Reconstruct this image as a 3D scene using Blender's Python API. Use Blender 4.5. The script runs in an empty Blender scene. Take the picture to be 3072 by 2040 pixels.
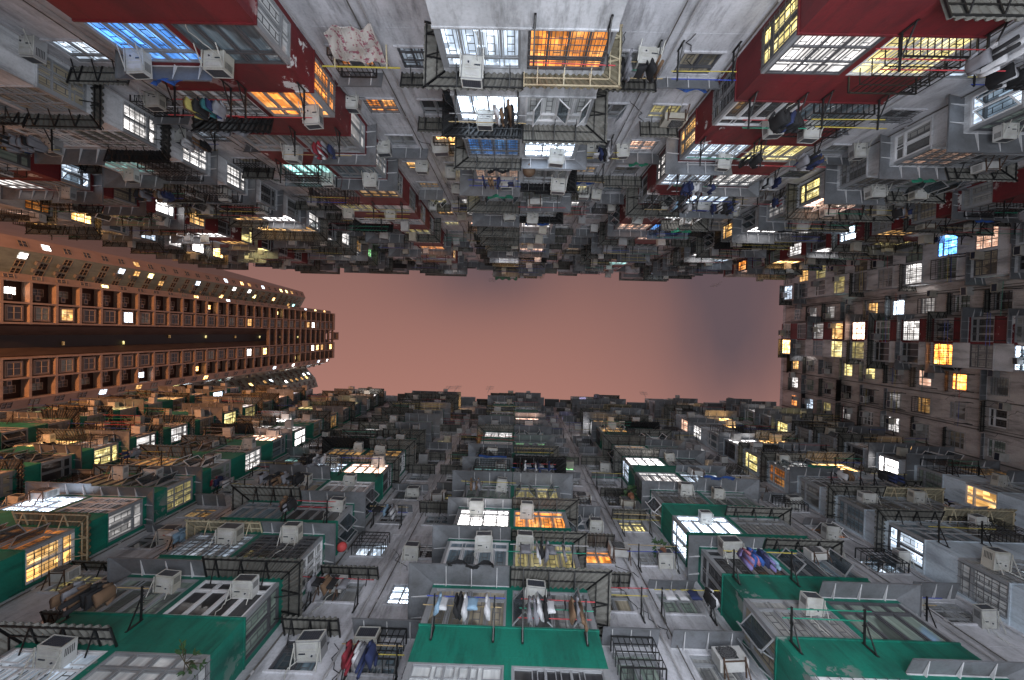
import bpy, math, random
from mathutils import Matrix, Vector
R = math.radians
SC = bpy.context.scene
COL = SC.collection
rnd = random.Random(7)
ZC = 1.6                                   # eye height above the courtyard
# ------------------------------------------------------------------ camera
a0, b0, th = 14/1195, 20/1195, .027
R0 = Vector((1, -th, 0)).normalized(); U0 = Vector((-th, -1, 0)).normalized()
F = (Vector((0, 0, 1)) - a0*R0 - b0*U0).normalized()
RR = (R0 - F*R0.dot(F)).normalized(); UU = RR.cross(F)*1.0
if UU.dot(U0) < 0: UU = -UU
cam_d = bpy.data.cameras.new('camera'); cam = bpy.data.objects.new('camera', cam_d); COL.objects.link(cam)
cam_d.sensor_width = 36; cam_d.lens = 1195/3072*36; cam_d.clip_end = 2000; cam_d.clip_start = .05
m = Matrix((RR, UU, -F)).transposed().to_4x4(); m.translation = (0, 0, ZC)
cam.matrix_world = m
SC.camera = cam
def proj(p):
    v = Vector(p) - Vector((0, 0, ZC)); f = v.dot(F)
    if f < .1: return None
    return 1536 + 1195*v.dot(RR)/f, 1020 - 1195*v.dot(UU)/f
def seen(p, mg=50):
    q = proj(p)
    return q is not None and -mg < q[0] < 3072+mg and -mg < q[1] < 2040+mg
# ------------------------------------------------------------------ materials
MATS = {}
def nodes(name):
    m = bpy.data.materials.new(name); m.use_nodes = True
    nt = m.node_tree; b = nt.nodes['Principled BSDF']
    return m, nt, b
def N(nt, t, **kw):
    n = nt.nodes.new(t)
    for k, v in kw.items():
        if k in n.inputs: n.inputs[k].default_value = v
        else: setattr(n, k, v)
    return n
def mixc(nt, fac, a, b, bt='MIX'):
    n = nt.nodes.new('ShaderNodeMix'); n.data_type = 'RGBA'; n.blend_type = bt
    for k, v in ((0, fac), (6, a), (7, b)):
        if hasattr(v, 'is_linked'): nt.links.new(v, n.inputs[k])
        else: n.inputs[k].default_value = v if k == 0 else (*v[:3], 1)
    return n.outputs[2]
def mth(nt, op, a, b=None, c=None):
    n = nt.nodes.new('ShaderNodeMath'); n.operation = op
    for k, v in enumerate((a, b, c)):
        if v is None: continue
        if hasattr(v, 'is_linked'): nt.links.new(v, n.inputs[k])
        else: n.inputs[k].default_value = v
    return n.outputs[0]
def ramp(nt, v, lo, hi):
    n = nt.nodes.new('ShaderNodeMapRange'); n.inputs[1].default_value = lo; n.inputs[2].default_value = hi
    nt.links.new(v, n.inputs[0]); return n.outputs[0]
def noise(nt, vec, scale, sc=(1, 1, 1), det=4, rough=.55):
    mp = nt.nodes.new('ShaderNodeMapping'); mp.inputs['Scale'].default_value = sc
    nt.links.new(vec, mp.inputs[0])
    n = nt.nodes.new('ShaderNodeTexNoise'); n.inputs['Scale'].default_value = scale
    n.inputs['Detail'].default_value = det; n.inputs['Roughness'].default_value = rough
    nt.links.new(mp.outputs[0], n.inputs['Vector']); return n.outputs[0]
def paint(name, col, dark=None, rough=.75, streak=.5, peel=None, scale=1.0, bump=.15, rand=0.0, metal=0.0):
    """weathered paint / plaster: blotches, vertical streaks, fine grain, optional peeling"""
    m, nt, b = nodes(name)
    g = nt.nodes.new('ShaderNodeNewGeometry'); P = g.outputs['Position']
    dark = dark or tuple(c*.45 for c in col)
    n1 = noise(nt, P, .9*scale, (1, 1, .5)); n2 = noise(nt, P, 2.6*scale, (1, 1, .2), 6, .7); n3 = noise(nt, P, 14*scale, det=3)
    c = mixc(nt, mth(nt, 'MULTIPLY', ramp(nt, n1, .42, .72), .55), col, dark)
    c = mixc(nt, mth(nt, 'MULTIPLY', ramp(nt, n2, .50, .74), streak), c, dark)
    c = mixc(nt, mth(nt, 'MULTIPLY', ramp(nt, n3, .45, .8), .25), c, dark)
    if peel:
        n4 = noise(nt, P, .8, (1, 1, 1), 9, .68)
        n5 = noise(nt, P, .13, (1, 1, 1), 1)
        k = mth(nt, 'MULTIPLY', ramp(nt, n4, .585, .6), ramp(nt, n5, .48, .54))
        c = mixc(nt, k, c, peel)
    if rand:
        oi = nt.nodes.new('ShaderNodeObjectInfo')
        k = ramp(nt, oi.outputs['Random'], 0, 1)
        c = mixc(nt, mth(nt, 'MULTIPLY', k, rand), c, tuple(x*.35 for x in col))
    nt.links.new(c, b.inputs['Base Color'])
    b.inputs['Roughness'].default_value = rough; b.inputs['Metallic'].default_value = metal
    if bump:
        bm_ = nt.nodes.new('ShaderNodeBump'); bm_.inputs['Strength'].default_value = bump; bm_.inputs['Distance'].default_value = .02
        nt.links.new(n3, bm_.inputs['Height']); nt.links.new(bm_.outputs[0], b.inputs['Normal'])
    MATS[name] = m
    return m
def curtain(name, ca, cb, dark=.3, freq=9):
    """window glass with a curtain or dark room just behind it"""
    m, nt, b = nodes(name)
    tc = nt.nodes.new('ShaderNodeTexCoord'); oi = nt.nodes.new('ShaderNodeObjectInfo')
    O = tc.outputs['Object']
    add = nt.nodes.new('ShaderNodeVectorMath'); add.operation = 'ADD'
    nt.links.new(O, add.inputs[0]); nt.links.new(oi.outputs['Random'], add.inputs[1])
    sc = nt.nodes.new('ShaderNodeVectorMath'); sc.operation = 'SCALE'; sc.inputs['Scale'].default_value = 1
    V = add.outputs[0]
    f = noise(nt, V, freq, (1, 1, .07), 3, .6)
    g = noise(nt, V, 1.1, (1, 1, .6), 2)
    c = mixc(nt, ramp(nt, f, .35, .65), ca, cb)
    off = mth(nt, 'ADD', g, mth(nt, 'MULTIPLY', mth(nt, 'SUBTRACT', oi.outputs['Random'], .5), .16))
    c = mixc(nt, mth(nt, 'MULTIPLY', ramp(nt, off, .52, .56), 1-dark), c, (.012, .013, .015))
    nt.links.new(c, b.inputs['Base Color']); b.inputs['Roughness'].default_value = .6
    b.inputs['Coat Weight'].default_value = .8; b.inputs['Coat Roughness'].default_value = .08
    MATS[name] = m
def lit(name, col, st, freq=8, lo=.35):
    """window of a lit room: folds, blinds and furniture show against the lamp"""
    m, nt, b = nodes(name)
    tc = nt.nodes.new('ShaderNodeTexCoord'); oi = nt.nodes.new('ShaderNodeObjectInfo')
    add = nt.nodes.new('ShaderNodeVectorMath'); add.operation = 'ADD'
    nt.links.new(tc.outputs['Object'], add.inputs[0]); nt.links.new(oi.outputs['Random'], add.inputs[1])
    V = add.outputs[0]
    f = noise(nt, V, freq, (1, 1, .08), 3, .6); g = noise(nt, V, 1.3, (1, 1, 1), 3, .6)
    h = noise(nt, V, 1.6, (1, .0, .0), 1)
    vo = nt.nodes.new('ShaderNodeTexVoronoi'); vo.distance = 'CHEBYCHEV'; vo.inputs['Scale'].default_value = 2.6; vo.inputs['Randomness'].default_value = .9; nt.links.new(V, vo.inputs['Vector'])
    sv = nt.nodes.new('ShaderNodeSeparateColor'); nt.links.new(vo.outputs['Color'], sv.inputs[0])
    room = mth(nt, 'MULTIPLY_ADD', mth(nt, 'POWER', sv.outputs[0], 1.4), 1.25, .12)
    cur = mth(nt, 'MULTIPLY', mth(nt, 'MULTIPLY_ADD', ramp(nt, f, .35, .65), 1-lo, lo), mth(nt, 'MULTIPLY_ADD', ramp(nt, g, .40, .56), .5, .5))
    sel = ramp(nt, h, .50, .52)
    k = mth(nt, 'ADD', mth(nt, 'MULTIPLY', room, sel), mth(nt, 'MULTIPLY', cur, mth(nt, 'SUBTRACT', 1, sel)))
    b.inputs['Base Color'].default_value = (*[c*.3 for c in col], 1)
    b.inputs['Roughness'].default_value = .2
    c = mixc(nt, ramp(nt, g, .42, .62), tuple(x**1.6 for x in col), col)
    nt.links.new(c, b.inputs['Emission Color'])
    nt.links.new(mth(nt, 'MULTIPLY', k, st), b.inputs['Emission Strength'])
    MATS[name] = m
paint('plaster', (.50, .50, .54), (.06, .058, .058), streak=.8)
paint('plaster_end', (.42, .38, .37), (.05, .045, .043), streak=.85)
paint('rust', (.07, .038, .024), (.03, .02, .015))
paint('plaster_pink', (.50, .43, .41), (.17, .14, .13), streak=.5)
paint('pale_blue', (.46, .53, .60), (.08, .09, .11), streak=.7)
paint('green', (.004, .155, .108), (.003, .03, .025), streak=.8, peel=(.14, .17, .16), rough=.6)
paint('red', (.135, .012, .016), (.03, .008, .010), streak=.7, peel=(.52, .50, .50), rough=.6)
paint('white_bay', (.50, .51, .54), (.08, .08, .08), streak=.8)
paint('inner', (.03, .03, .032), streak=0, bump=0)
paint('roofing', (.12, .12, .12))
paint('ground', (.12, .12, .12))
paint('alu', (.30, .31, .33), (.15, .15, .15), rough=.4, streak=.2, bump=0, metal=.3)
paint('alu_dark', (.10, .10, .11), rough=.4, streak=.2, bump=0, metal=.3)
paint('white_frame', (.6, .6, .62), rough=.4, streak=.2, bump=0)
paint('beige_frame', (.42, .36, .30), rough=.5, streak=.2, bump=0)
paint('grille', (.09, .09, .095), rough=.5, bump=0)
paint('zinc', (.19, .20, .22), (.05, .045, .04), rough=.5, streak=.5, bump=.05, rand=.35, metal=.2)
paint('zinc_rib', (.5, .5, .52), rough=.5, bump=0)
paint('corrugated', (.17, .165, .15), (.03, .026, .022), rough=.65, streak=.7, bump=.05, rand=.5)
paint('corrugated_brown', (.17, .15, .10), (.05, .04, .03), rough=.7, streak=.7, bump=.05, rand=.3)
paint('black_steel', (.009, .009, .010), rough=.5, bump=0)
paint('cream_steel', (.42, .38, .27), (.2, .12, .06), rough=.6, bump=0)
paint('ac_white', (.46, .46, .46), (.24, .22, .19), rough=.5, streak=.35, bump=0, rand=.25, scale=3)
paint('ac_cream', (.38, .36, .32), (.2, .18, .14), rough=.5, streak=.45, bump=0, rand=.25, scale=3)
paint('ac_grey', (.27, .27, .28), (.14, .13, .12), rough=.5, streak=.35, bump=0, rand=.25, scale=3)
paint('ac_coil', (.012, .018, .035), rough=.35, bump=0)
paint('ac_tray', (.42, .42, .40), (.2, .19, .16), rough=.5, streak=.4, bump=0, scale=3)
paint('pipe_dark', (.10, .095, .09), (.05, .03, .02))
paint('pipe', (.36, .35, .36), rough=.6, bump=0)
for n_, c_ in (('blue', (.02, .05, .32)), ('red', (.38, .04, .05)), ('green', (.01, .22, .14)), ('yellow', (.42, .34, .06)), ('bamboo', (.35, .26, .13)), ('steel', (.3, .3, .31))):
    paint('pole_'+n_, c_, rough=.4, bump=0, streak=.2)
CLOTH = {'black': (.008, .008, .010), 'white': (.42, .42, .44), 'navy blue': (.012, .02, .07), 'grey': (.16, .16, .18), 'pink': (.34, .12, .16), 'dark red': (.16, .01, .02),
         'lilac': (.15, .13, .30), 'teal': (.015, .09, .10), 'bright blue': (.02, .07, .26), 'yellow': (.32, .27, .08), 'brown': (.12, .07, .04), 'light blue': (.18, .28, .38)}
for n_, c_ in CLOTH.items(): paint('cloth_'+n_, c_, rough=.9, bump=.1, streak=.15, scale=4)
curtain('pane_grey', (.16, .16, .16), (.30, .30, .29))
curtain('pane_green', (.10, .14, .12), (.24, .29, .25))
curtain('pane_blue', (.06, .10, .13), (.18, .24, .28))
curtain('pane_tan', (.20, .17, .12), (.34, .30, .23))
curtain('pane_dark', (.008, .008, .010), (.03, .03, .035), .1)
def glass():
    m, nt, b = nodes('sash_glass')
    tr = nt.nodes.new('ShaderNodeBsdfTransparent'); tr.inputs[0].default_value = (.72, .76, .78, 1); mx = nt.nodes.new('ShaderNodeMixShader'); mx.inputs[0].default_value = .3
    b.inputs['Base Color'].default_value = (.05, .06, .07, 1); b.inputs['Roughness'].default_value = .08
    nt.links.new(tr.outputs[0], mx.inputs[1]); nt.links.new(b.outputs[0], mx.inputs[2]); nt.links.new(mx.outputs[0], nt.nodes['Material Output'].inputs[0]); MATS['sash_glass'] = m
glass()
curtain('pane_bright', (.36, .37, .38), (.55, .56, .56), .8)
PAL = {'W': (1, .97, .95), 'B': (.78, .88, 1), 'D': (.22, .50, 1), 'O': (1, .46, .14), 'H': (1, .66, .30), 'Y': (1, .88, .46), 'P': (1, .70, .55), 'C': (.62, 1, .96),
       'G': (.50, 1, .50), 'V': (.68, .62, 1)}
for k_, c_ in PAL.items():
    lit('lit_'+k_+'1', c_, .42); lit('lit_'+k_+'2', c_, 2.0, lo=.3); lit('lit_'+k_+'3', c_, 9, lo=.5)
paint('tower_tile', (.40, .31, .25), (.22, .165, .13), rough=.7, streak=.3)
paint('tower_brick', (.038, .018, .013), (.016, .009, .007), rough=.8, streak=.3, scale=2)
paint('tower_grey', (.30, .37, .34), (.12, .15, .14), rough=.7, streak=.5)
paint('tower_plain', (.42, .32, .27), (.30, .22, .18), rough=.8, streak=.2)
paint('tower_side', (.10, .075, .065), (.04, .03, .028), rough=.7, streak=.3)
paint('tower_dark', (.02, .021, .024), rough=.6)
paint('netting', (.01, .17, .10), (.01, .07, .05), rough=.9)
paint('leaf', (.03, .07, .02), (.012, .03, .01), rough=.6)
paint('stem', (.05, .04, .02))
paint('terracotta', (.22, .09, .05)); paint('wicker', (.10, .06, .035)); paint('lantern_red', (.42, .05, .05))
def quilt():
    m, nt, b = nodes('quilt')
    tc = nt.nodes.new('ShaderNodeTexCoord'); O = tc.outputs['Object']
    n = noise(nt, O, 5, det=3); n2 = noise(nt, O, 11, det=2)
    k = mth(nt, 'MULTIPLY', ramp(nt, n, .53, .58), ramp(nt, n2, .42, .5))
    nt.links.new(mixc(nt, k, (.36, .33, .31), (.22, .07, .10)), b.inputs['Base Color'])
    b.inputs['Roughness'].default_value = .95; MATS['quilt'] = m
quilt()
# ------------------------------------------------------------------ mesh builder
class MB:
    def __init__(s): s.v = []; s.f = []; s.m = []; s.names = []
    def mi(s, n):
        if n not in s.names: s.names.append(n)
        return s.names.index(n)
    def poly(s, pts, mat):
        i = len(s.v); s.v += [tuple(p) for p in pts]; s.f.append(tuple(range(i, i+len(pts)))); s.m.append(s.mi(mat))
    def box(s, x0, x1, y0, y1, z0, z1, mat, M=None):
        i = len(s.v)
        p = [(x, y, z) for z in (z0, z1) for y in (y0, y1) for x in (x0, x1)]
        if M is not None: p = [tuple(M @ Vector(q)) for q in p]
        s.v += p
        for f in ((0, 2, 3, 1), (4, 5, 7, 6), (0, 1, 5, 4), (2, 6, 7, 3), (0, 4, 6, 2), (1, 3, 7, 5)):
            s.f.append(tuple(i+k for k in f)); s.m.append(s.mi(mat))
    def beam(s, a, b, w, mat, n=4):
        a = Vector(a); b = Vector(b); d = (b-a).normalized()
        u = d.cross(Vector((0, 0, 1)));
        if u.length < .05: u = d.cross(Vector((0, 1, 0)))
        u.normalize(); t = d.cross(u); i = len(s.v); r = w/2*(1.414 if n == 4 else 1)
        for q in (a, b):
            for k in range(n):
                an = 2*math.pi*(k+.5)/n; s.v.append(tuple(q + u*r*math.cos(an) + t*r*math.sin(an)))
        mm = s.mi(mat)
        for k in range(n):
            s.f.append((i+k, i+(k+1) % n, i+n+(k+1) % n, i+n+k)); s.m.append(mm)
        s.f.append(tuple(i+n-1-k for k in range(n))); s.m.append(mm)
        s.f.append(tuple(i+n+k for k in range(n))); s.m.append(mm)
    def slab(s, q, t, mat):
        """sheet of thickness t from four points"""
        a = [Vector(p) for p in q]; nn = (a[1]-a[0]).cross(a[3]-a[0]).normalized()*t; c = [p-nn for p in a]
        s.poly(a, mat); s.poly(c[::-1], mat)
        for k in range(4): s.poly((a[k], c[k], c[(k+1) % 4], a[(k+1) % 4]), mat)
    def loft(s, rings, mat):
        n = len(rings[0]); i = len(s.v); mm = s.mi(mat)
        for r in rings: s.v += [tuple(p) for p in r]
        for k in range(len(rings)-1):
            for q in range(n):
                s.f.append((i+k*n+q, i+k*n+(q+1) % n, i+(k+1)*n+(q+1) % n, i+(k+1)*n+q)); s.m.append(mm)
        s.f.append(tuple(i+q for q in range(n))[::-1]); s.m.append(mm)
        s.f.append(tuple(i+(len(rings)-1)*n+q for q in range(n))); s.m.append(mm)
    def add(s, o, M):
        i = len(s.v); s.v += [tuple(M @ Vector(p)) for p in o.v]
        mp = [s.mi(n) for n in o.names]
        s.f += [tuple(i+k for k in f) for f in o.f]; s.m += [mp[k] for k in o.m]
    def mesh(s, name, smooth=False):
        me = bpy.data.meshes.new(name); me.from_pydata(s.v, [], s.f)
        for n in s.names: me.materials.append(MATS[n])
        me.polygons.foreach_set('material_index', s.m)
        if smooth: me.polygons.foreach_set('use_smooth', [True]*len(s.f))
        me.update(); return me
def obj(name, me, parent=None, M=None, **kw):
    o = bpy.data.objects.new(name, me); COL.objects.link(o)
    if parent is not None: o.parent = parent
    if M is not None: o.matrix_basis = M
    for k, v in kw.items(): o[k] = v
    return o
def thing(name, label, cat, M=None, group=None):
    o = obj(name, None, None, M, label=label, category=cat)
    if group: o['group'] = group
    return o
T = Matrix.Translation
def Rz(a): return Matrix.Rotation(R(a), 4, 'Z')
def Rx(a): return Matrix.Rotation(R(a), 4, 'X')
def Ry(a): return Matrix.Rotation(R(a), 4, 'Y')
_mb = {}; _me = {}
def cached(key, fn):
    if key not in _mb: _mb[key] = fn()
    return _mb[key]
def cmesh(key, fn, smooth=False):
    if key not in _me: _me[key] = cached(key, fn).mesh(key[0], smooth)
    return _me[key]
# ------------------------------------------------------------------ element shapes (face -Y, origin on the wall)
def win_mb(w, h, var, det=True):
    b = MB(); fr = .05; x0, x1 = -w/2, w/2
    b.mi('alu'); b.mi('pane_grey'); b.mi('grille')
    b.poly(((x0, .06, 0), (x1, .06, 0), (x1, .06, h), (x0, .06, h)), 'pane_grey')
    b.box(x0, x1, 0, .09, 0, fr, 'alu'); b.box(x0, x1, 0, .09, h-fr, h, 'alu')
    b.box(x0, x0+fr, 0, .09, fr, h-fr, 'alu'); b.box(x1-fr, x1, 0, .09, fr, h-fr, 'alu')
    n = max(2, round(w/.56)); zt = h*.72
    if var in (0, 3, 4):
        b.box(x0+fr, x1-fr, .008, .085, zt-.03, zt+.03, 'alu')
        for k in range(1, n):
            x = x0+w*k/n; top = h-fr if (k % 2 == 0 or var == 4) else zt-.03
            b.box(x-.03, x+.03, .012, .083, fr, top, 'alu')
    elif var == 1:
        for k in (1, 2):
            x = x0+w*(k/3+.03*(1 if k == 1 else -1)); b.box(x-.03, x+.03, .012, .083, fr, h-fr, 'alu')
        b.box(x0+fr, x1-fr, .008, .085, h*.3-.025, h*.3+.025, 'alu'); b.box(x0+fr, x1-fr, .010, .084, h*.66-.02, h*.66+.02, 'alu')
    else:
        for k in range(1, n):
            x = x0+w*k/n; b.box(x-.028, x+.028, .012, .083, fr, h-fr, 'alu')
        b.box(x0+fr, x1-fr, .008, .085, zt-.02, zt+.02, 'alu')
    if det:
        gb = .018
        for k in range(n):                                # inner sashes and ornamental grille
            xa = x0+w*k/n+.05; xb = x0+w*(k+1)/n-.05
            for (za, zb) in ((fr+.01, zt-.05), (zt+.05, h-fr-.01)):
                b.box(xa, xb, .03, .055, za, za+.025, 'alu'); b.box(xa, xb, .03, .055, zb-.025, zb, 'alu')
                b.box(xa, xa+.025, .03, .055, za+.025, zb-.025, 'alu'); b.box(xb-.025, xb, .03, .055, za+.025, zb-.025, 'alu')
            xm = (xa+xb)/2; wq = (xb-xa)/2
            if var != 2:
                for dx in (-.45, .45): b.box(xm+wq*dx-gb/2, xm+wq*dx+gb/2, .045, .057, fr, zt, 'grille')
                for q in (.18, .34, .5): b.box(xm-wq*.45, xm+wq*.45, .046, .058, zt*q*1.6, zt*q*1.6+gb, 'grille')
        if var == 4:                                 # outer burglar bars
            for q in range(1, 7): b.beam((x0, -.06, h*q/7), (x1, -.06, h*q/7), .015, 'grille')
            for q in range(0, 2*n+1): b.beam((x0+w*q/(2*n), -.045, .02), (x0+w*q/(2*n), -.045, h-.02), .012, 'grille')
        if var == 3:                                      # two sashes stand open
            for k, an in ((0, -50), (1, 42), (n-1, -58)):
                ww = w/n-.04; hx = x0+w*k/n+.02 if an < 0 else x0+w*(k+1)/n-.02
                Mx = T((hx, -.005, fr)) @ Rz(an if an < 0 else an)
                xa, xb = (0, ww) if an < 0 else (-ww, 0); zb = zt-.09
                b.box(xa, xb, -.03, 0, 0, .04, 'alu', Mx); b.box(xa, xb, -.03, 0, zb-.04, zb, 'alu', Mx)
                b.box(xa, xa+.04, -.03, 0, .04, zb-.04, 'alu', Mx); b.box(xb-.04, xb, -.03, 0, .04, zb-.04, 'alu', Mx)
                b.box(xa+.04, xb-.04, -.018, -.012, .04, zb-.04, 'sash_glass', Mx)
    return b
def bay_mb(hw, dep, H, zs, zt, paintm, side):
    b = MB()
    for s, pm in ((-1, side or paintm), (1, paintm)):
        xa, xb = min(0, s*hw), max(0, s*hw); b.box(xa, xb, -dep, 0, 0, zs-.05, pm); b.box(xa, xb, -dep, 0, zt, H-.003, pm)
        b.box(min(0, s*(hw+.03)), max(0, s*(hw+.03)), -dep-.03, 0, zs-.05, zs, pm)
    b.box(-hw+.1, hw-.1, -dep+.1, 0, zs, zt, 'inner')
    b.box(-.09, .09, -dep, -dep+.1, zs, zt, paintm)
    for s in (-1, 1):
        b.box(min(s*hw, s*(hw-.1)), max(s*hw, s*(hw-.1)), -.16, 0, zs, zt, paintm)
        b.box(min(s*hw, s*(hw-.1)), max(s*hw, s*(hw-.1)), -dep+.0, -dep+.1, zs, zt, 'alu')
    return b
def awning_mb(kind, w, sl, sr, dep, O=.62, D=.17):
    """metal awning of width w over a window, optional mitred returns on the left (sl) / right (sr) side of a bay"""
    sheet, frame = MB(), MB()
    xa, xb = -w/2, w/2
    runs = [((xa, 0), (xb, 0), (xa-O*sl, -O), (xb+O*sr, -O))]
    if sl: runs.append(((xa, dep), (xa, 0), (xa-O, dep), (xa-O, -O)))
    if sr: runs.append(((xb, 0), (xb, dep), (xb+O, -O), (xb+O, dep)))
    sm = {'plain': 'zinc', 'corr': 'corrugated', 'brown': 'corrugated_brown', 'dark': 'black_steel'}[kind]
    fm = {'plain': 'zinc_rib', 'corr': 'black_steel', 'brown': 'cream_steel', 'dark': 'black_steel'}[kind]
    for (a, b_, c, d) in runs:
        a, b_, c, d = [Vector((*p, z)) for p, z in ((a, 0), (b_, 0), (c, -D), (d, -D))]
        L = (b_-a).length
        if kind == 'plain':
            sheet.slab((a, b_, d, c), .012, sm)
            lipn = (d-c).normalized()
            sheet.slab((c, d, d+Vector((0, 0, -.05)), c+Vector((0, 0, -.05))), .006, sm)
        else:
            n = max(4, int(L/.042))
            def rip(k): return .036*(1 if k % 4 in (1, 2) else -1)
            for k in range(n):
                p, q = k/n, (k+1)/n
                z1, z2 = Vector((0, 0, rip(k))), Vector((0, 0, rip(k+1)))
                sheet.poly((a.lerp(b_, p)+z1, a.lerp(b_, q)+z2, c.lerp(d, q)+z2, c.lerp(d, p)+z1), sm)
                sheet.poly((c.lerp(d, p)+z1-Vector((0, 0, .006)), c.lerp(d, q)+z2-Vector((0, 0, .006)), a.lerp(b_, q)+z2-Vector((0, 0, .006)), a.lerp(b_, p)+z1-Vector((0, 0, .006))), sm)
        dn = Vector((0, 0, -.055)); m_ = max(2, int(L/.8)+1)
        outw = Vector(((b_-a).y, -(b_-a).x, 0)).normalized()
        if outw.dot((c-a)+(d-b_)) < 0: outw = -outw
        if kind != 'plain':
            frame.beam(c.lerp(a, .12)+dn, d.lerp(b_, .12)+dn, .036, fm); frame.beam(c.lerp(a, .62)+dn, d.lerp(b_, .62)+dn, .03, fm)
            frame.beam(c+dn, a+dn, .04, fm); frame.beam(d+dn, b_+dn, .04, fm)
        if kind == 'plain': frame.beam(a+dn*.6, b_+dn*.6, .03, fm)
        for k in range(m_):
            t_ = (k+.5)/m_; i_ = a.lerp(b_, t_); o_ = i_ + Vector((outw.x, outw.y, 0)).normalized()*O*.9 + Vector((0, 0, -D*.9))
            if kind == 'plain':
                side = (b_-a).normalized()*.012; dz = Vector((0, 0, -.014))
                p0, p1, p2 = i_+dz, o_+dz, i_+Vector((0, 0, -.11))
                frame.poly((p0-side, p1-side, p2-side), fm); frame.poly((p2+side, p1+side, p0+side), fm)
                frame.poly((p0+side, p1+side, p1-side, p0-side), fm); frame.poly((p1+side, p2+side, p2-side, p1-side), fm)
            else:
                frame.beam(i_+dn, o_+dn, .036, fm); frame.beam(o_+dn, i_+Vector((0, 0, -.42)), .026, fm)
    return sheet, frame
def ac_mb(far=False):
    c, g, t = MB(), MB(), MB(); w, d, h = .29, .56, .40
    c.mi('ac_white')
    c.box(-w, w, -d, .05, 0, h, 'ac_white')
    if far:
        c.box(-w+.04, w-.04, -d-.006, -d+.01, .05, h-.05, 'ac_coil'); return c, g, t
    # rim, coil and its guard
    for z in (.0, h-.03): g.box(-w, w, -d-.02, -d-.001, z, z+.03, 'ac_tray')
    for x in (-w, w-.035): g.box(x, x+.035, -d-.02, -d-.001, .03, h-.03, 'ac_tray')
    g.box(-w+.035, w-.035, -d-.008, -d-.001, .03, h-.03, 'ac_coil')
    for k in range(9): x = -w+.07+k*.055; g.box(x, x+.006, -d-.016, -d-.009, .03, h-.03, 'grille')
    for k in range(6): z = .07+k*.05; g.box(-w+.035, w-.035, -d-.020, -d-.017, z, z+.006, 'grille')
    for s in (-1, 1):                                     # side louvres
        for k in range(6): x0 = s*(w+.001); c.box(min(x0, x0+s*.004), max(x0, x0+s*.004), -d+.08, -d+.30, .08+k*.045, .10+k*.045, 'inner')
    # drip tray pressed into the underside, drain boss, brackets
    t.box(-w+.03, w-.03, -d+.03, 0, -.014, -.001, 'ac_tray')
    t.box(-w+.08, w-.10, -d+.08, -d+.20, -.024, -.015, 'ac_white'); t.box(-w+.08, w-.08, -d+.26, -d+.29, -.026, -.015, 'ac_white')
    t.box(.02, w-.09, -d+.34, -d+.47, -.023, -.015, 'ac_white'); t.box(-w+.07, -.06, -d+.33, -d+.36, -.028, -.015, 'ac_coil')
    t.beam((.1, -.16, -.015), (.1, -.16, -.045), .05, 'ac_coil', 8)
    for s in (-1, 1): t.beam((s*(w+.02), .02, -.03), (s*(w+.02), -d+.02, -.03), .028, 'ac_tray'); t.beam((s*(w+.02), .02, -.32), (s*(w+.02), -d+.12, -.04), .022, 'ac_tray')
    return c, g, t
def cloth_mb(kind, col, seed):
    b = MB(); r = random.Random(seed); mt = 'cloth_'+col; ph = r.random()*6
    def ring(cx, z, hw, th_, n=14, fr=3.0):
        o = []
        for k in range(n):
            an = 2*math.pi*k/n; x = cx+hw*math.cos(an); y = th_*math.sin(an) + .016*math.sin(fr*6*(x)+ph+z*2.2)
            o.append((x, y, z + .012*math.sin(x*14+ph)))
        return o
    if kind in ('shirt', 'jacket'):
        b.loft([ring(0, -.02, .08, .02), ring(0, -.06, .20, .03), ring(0, -.22, .21, .05), ring(0, -.45, .20, .05), ring(0, -.68, .225, .06)], mt)
        for s in (-1, 1): b.loft([ring(s*.20, -.07, .05, .03, 8), ring(s*.25, -.22, .055, .035, 8), ring(s*.29, -.38 if kind == 'shirt' else -.55, .055, .03, 8)], mt)
        b.beam((-.16, 0, -.03), (0, 0, .03), .01, 'pole_steel'); b.beam((.16, 0, -.03), (0, 0, .03), .01, 'pole_steel'); b.beam((0, 0, .02), (0, 0, .09), .008, 'pole_steel')
    elif kind == 'trousers':
        b.loft([ring(0, 0, .19, .03), ring(0, -.2, .20, .05), ring(0, -.26, .2, .05)], mt)
        for s in (-1, 1): b.loft([ring(s*.1, -.24, .1, .045, 10), ring(s*.11, -.6, .08, .04, 10), ring(s*.12, -.98, .075, .04, 10)], mt)
    elif kind == 'towel':
        b.loft([ring(0, .03, .19, .012), ring(0, -.05, .19, .02), ring(0, -.2, .17, .03), ring(0, -.36, .18, .03), ring(.01, -.52, .20, .04)], mt)
    elif kind == 'sheet':
        b.loft([ring(0, .03, .62, .012, 22, 2), ring(0, -.1, .62, .03, 22, 2), ring(0, -.5, .60, .04, 22, 2), ring(0, -.95, .63, .05, 22, 2)], mt)
    else:   # sock / small piece
        b.loft([ring(0, 0, .05, .015, 8), ring(.01, -.16, .045, .02, 8), ring(.05, -.24, .05, .02, 8)], mt)
    return b
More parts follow.
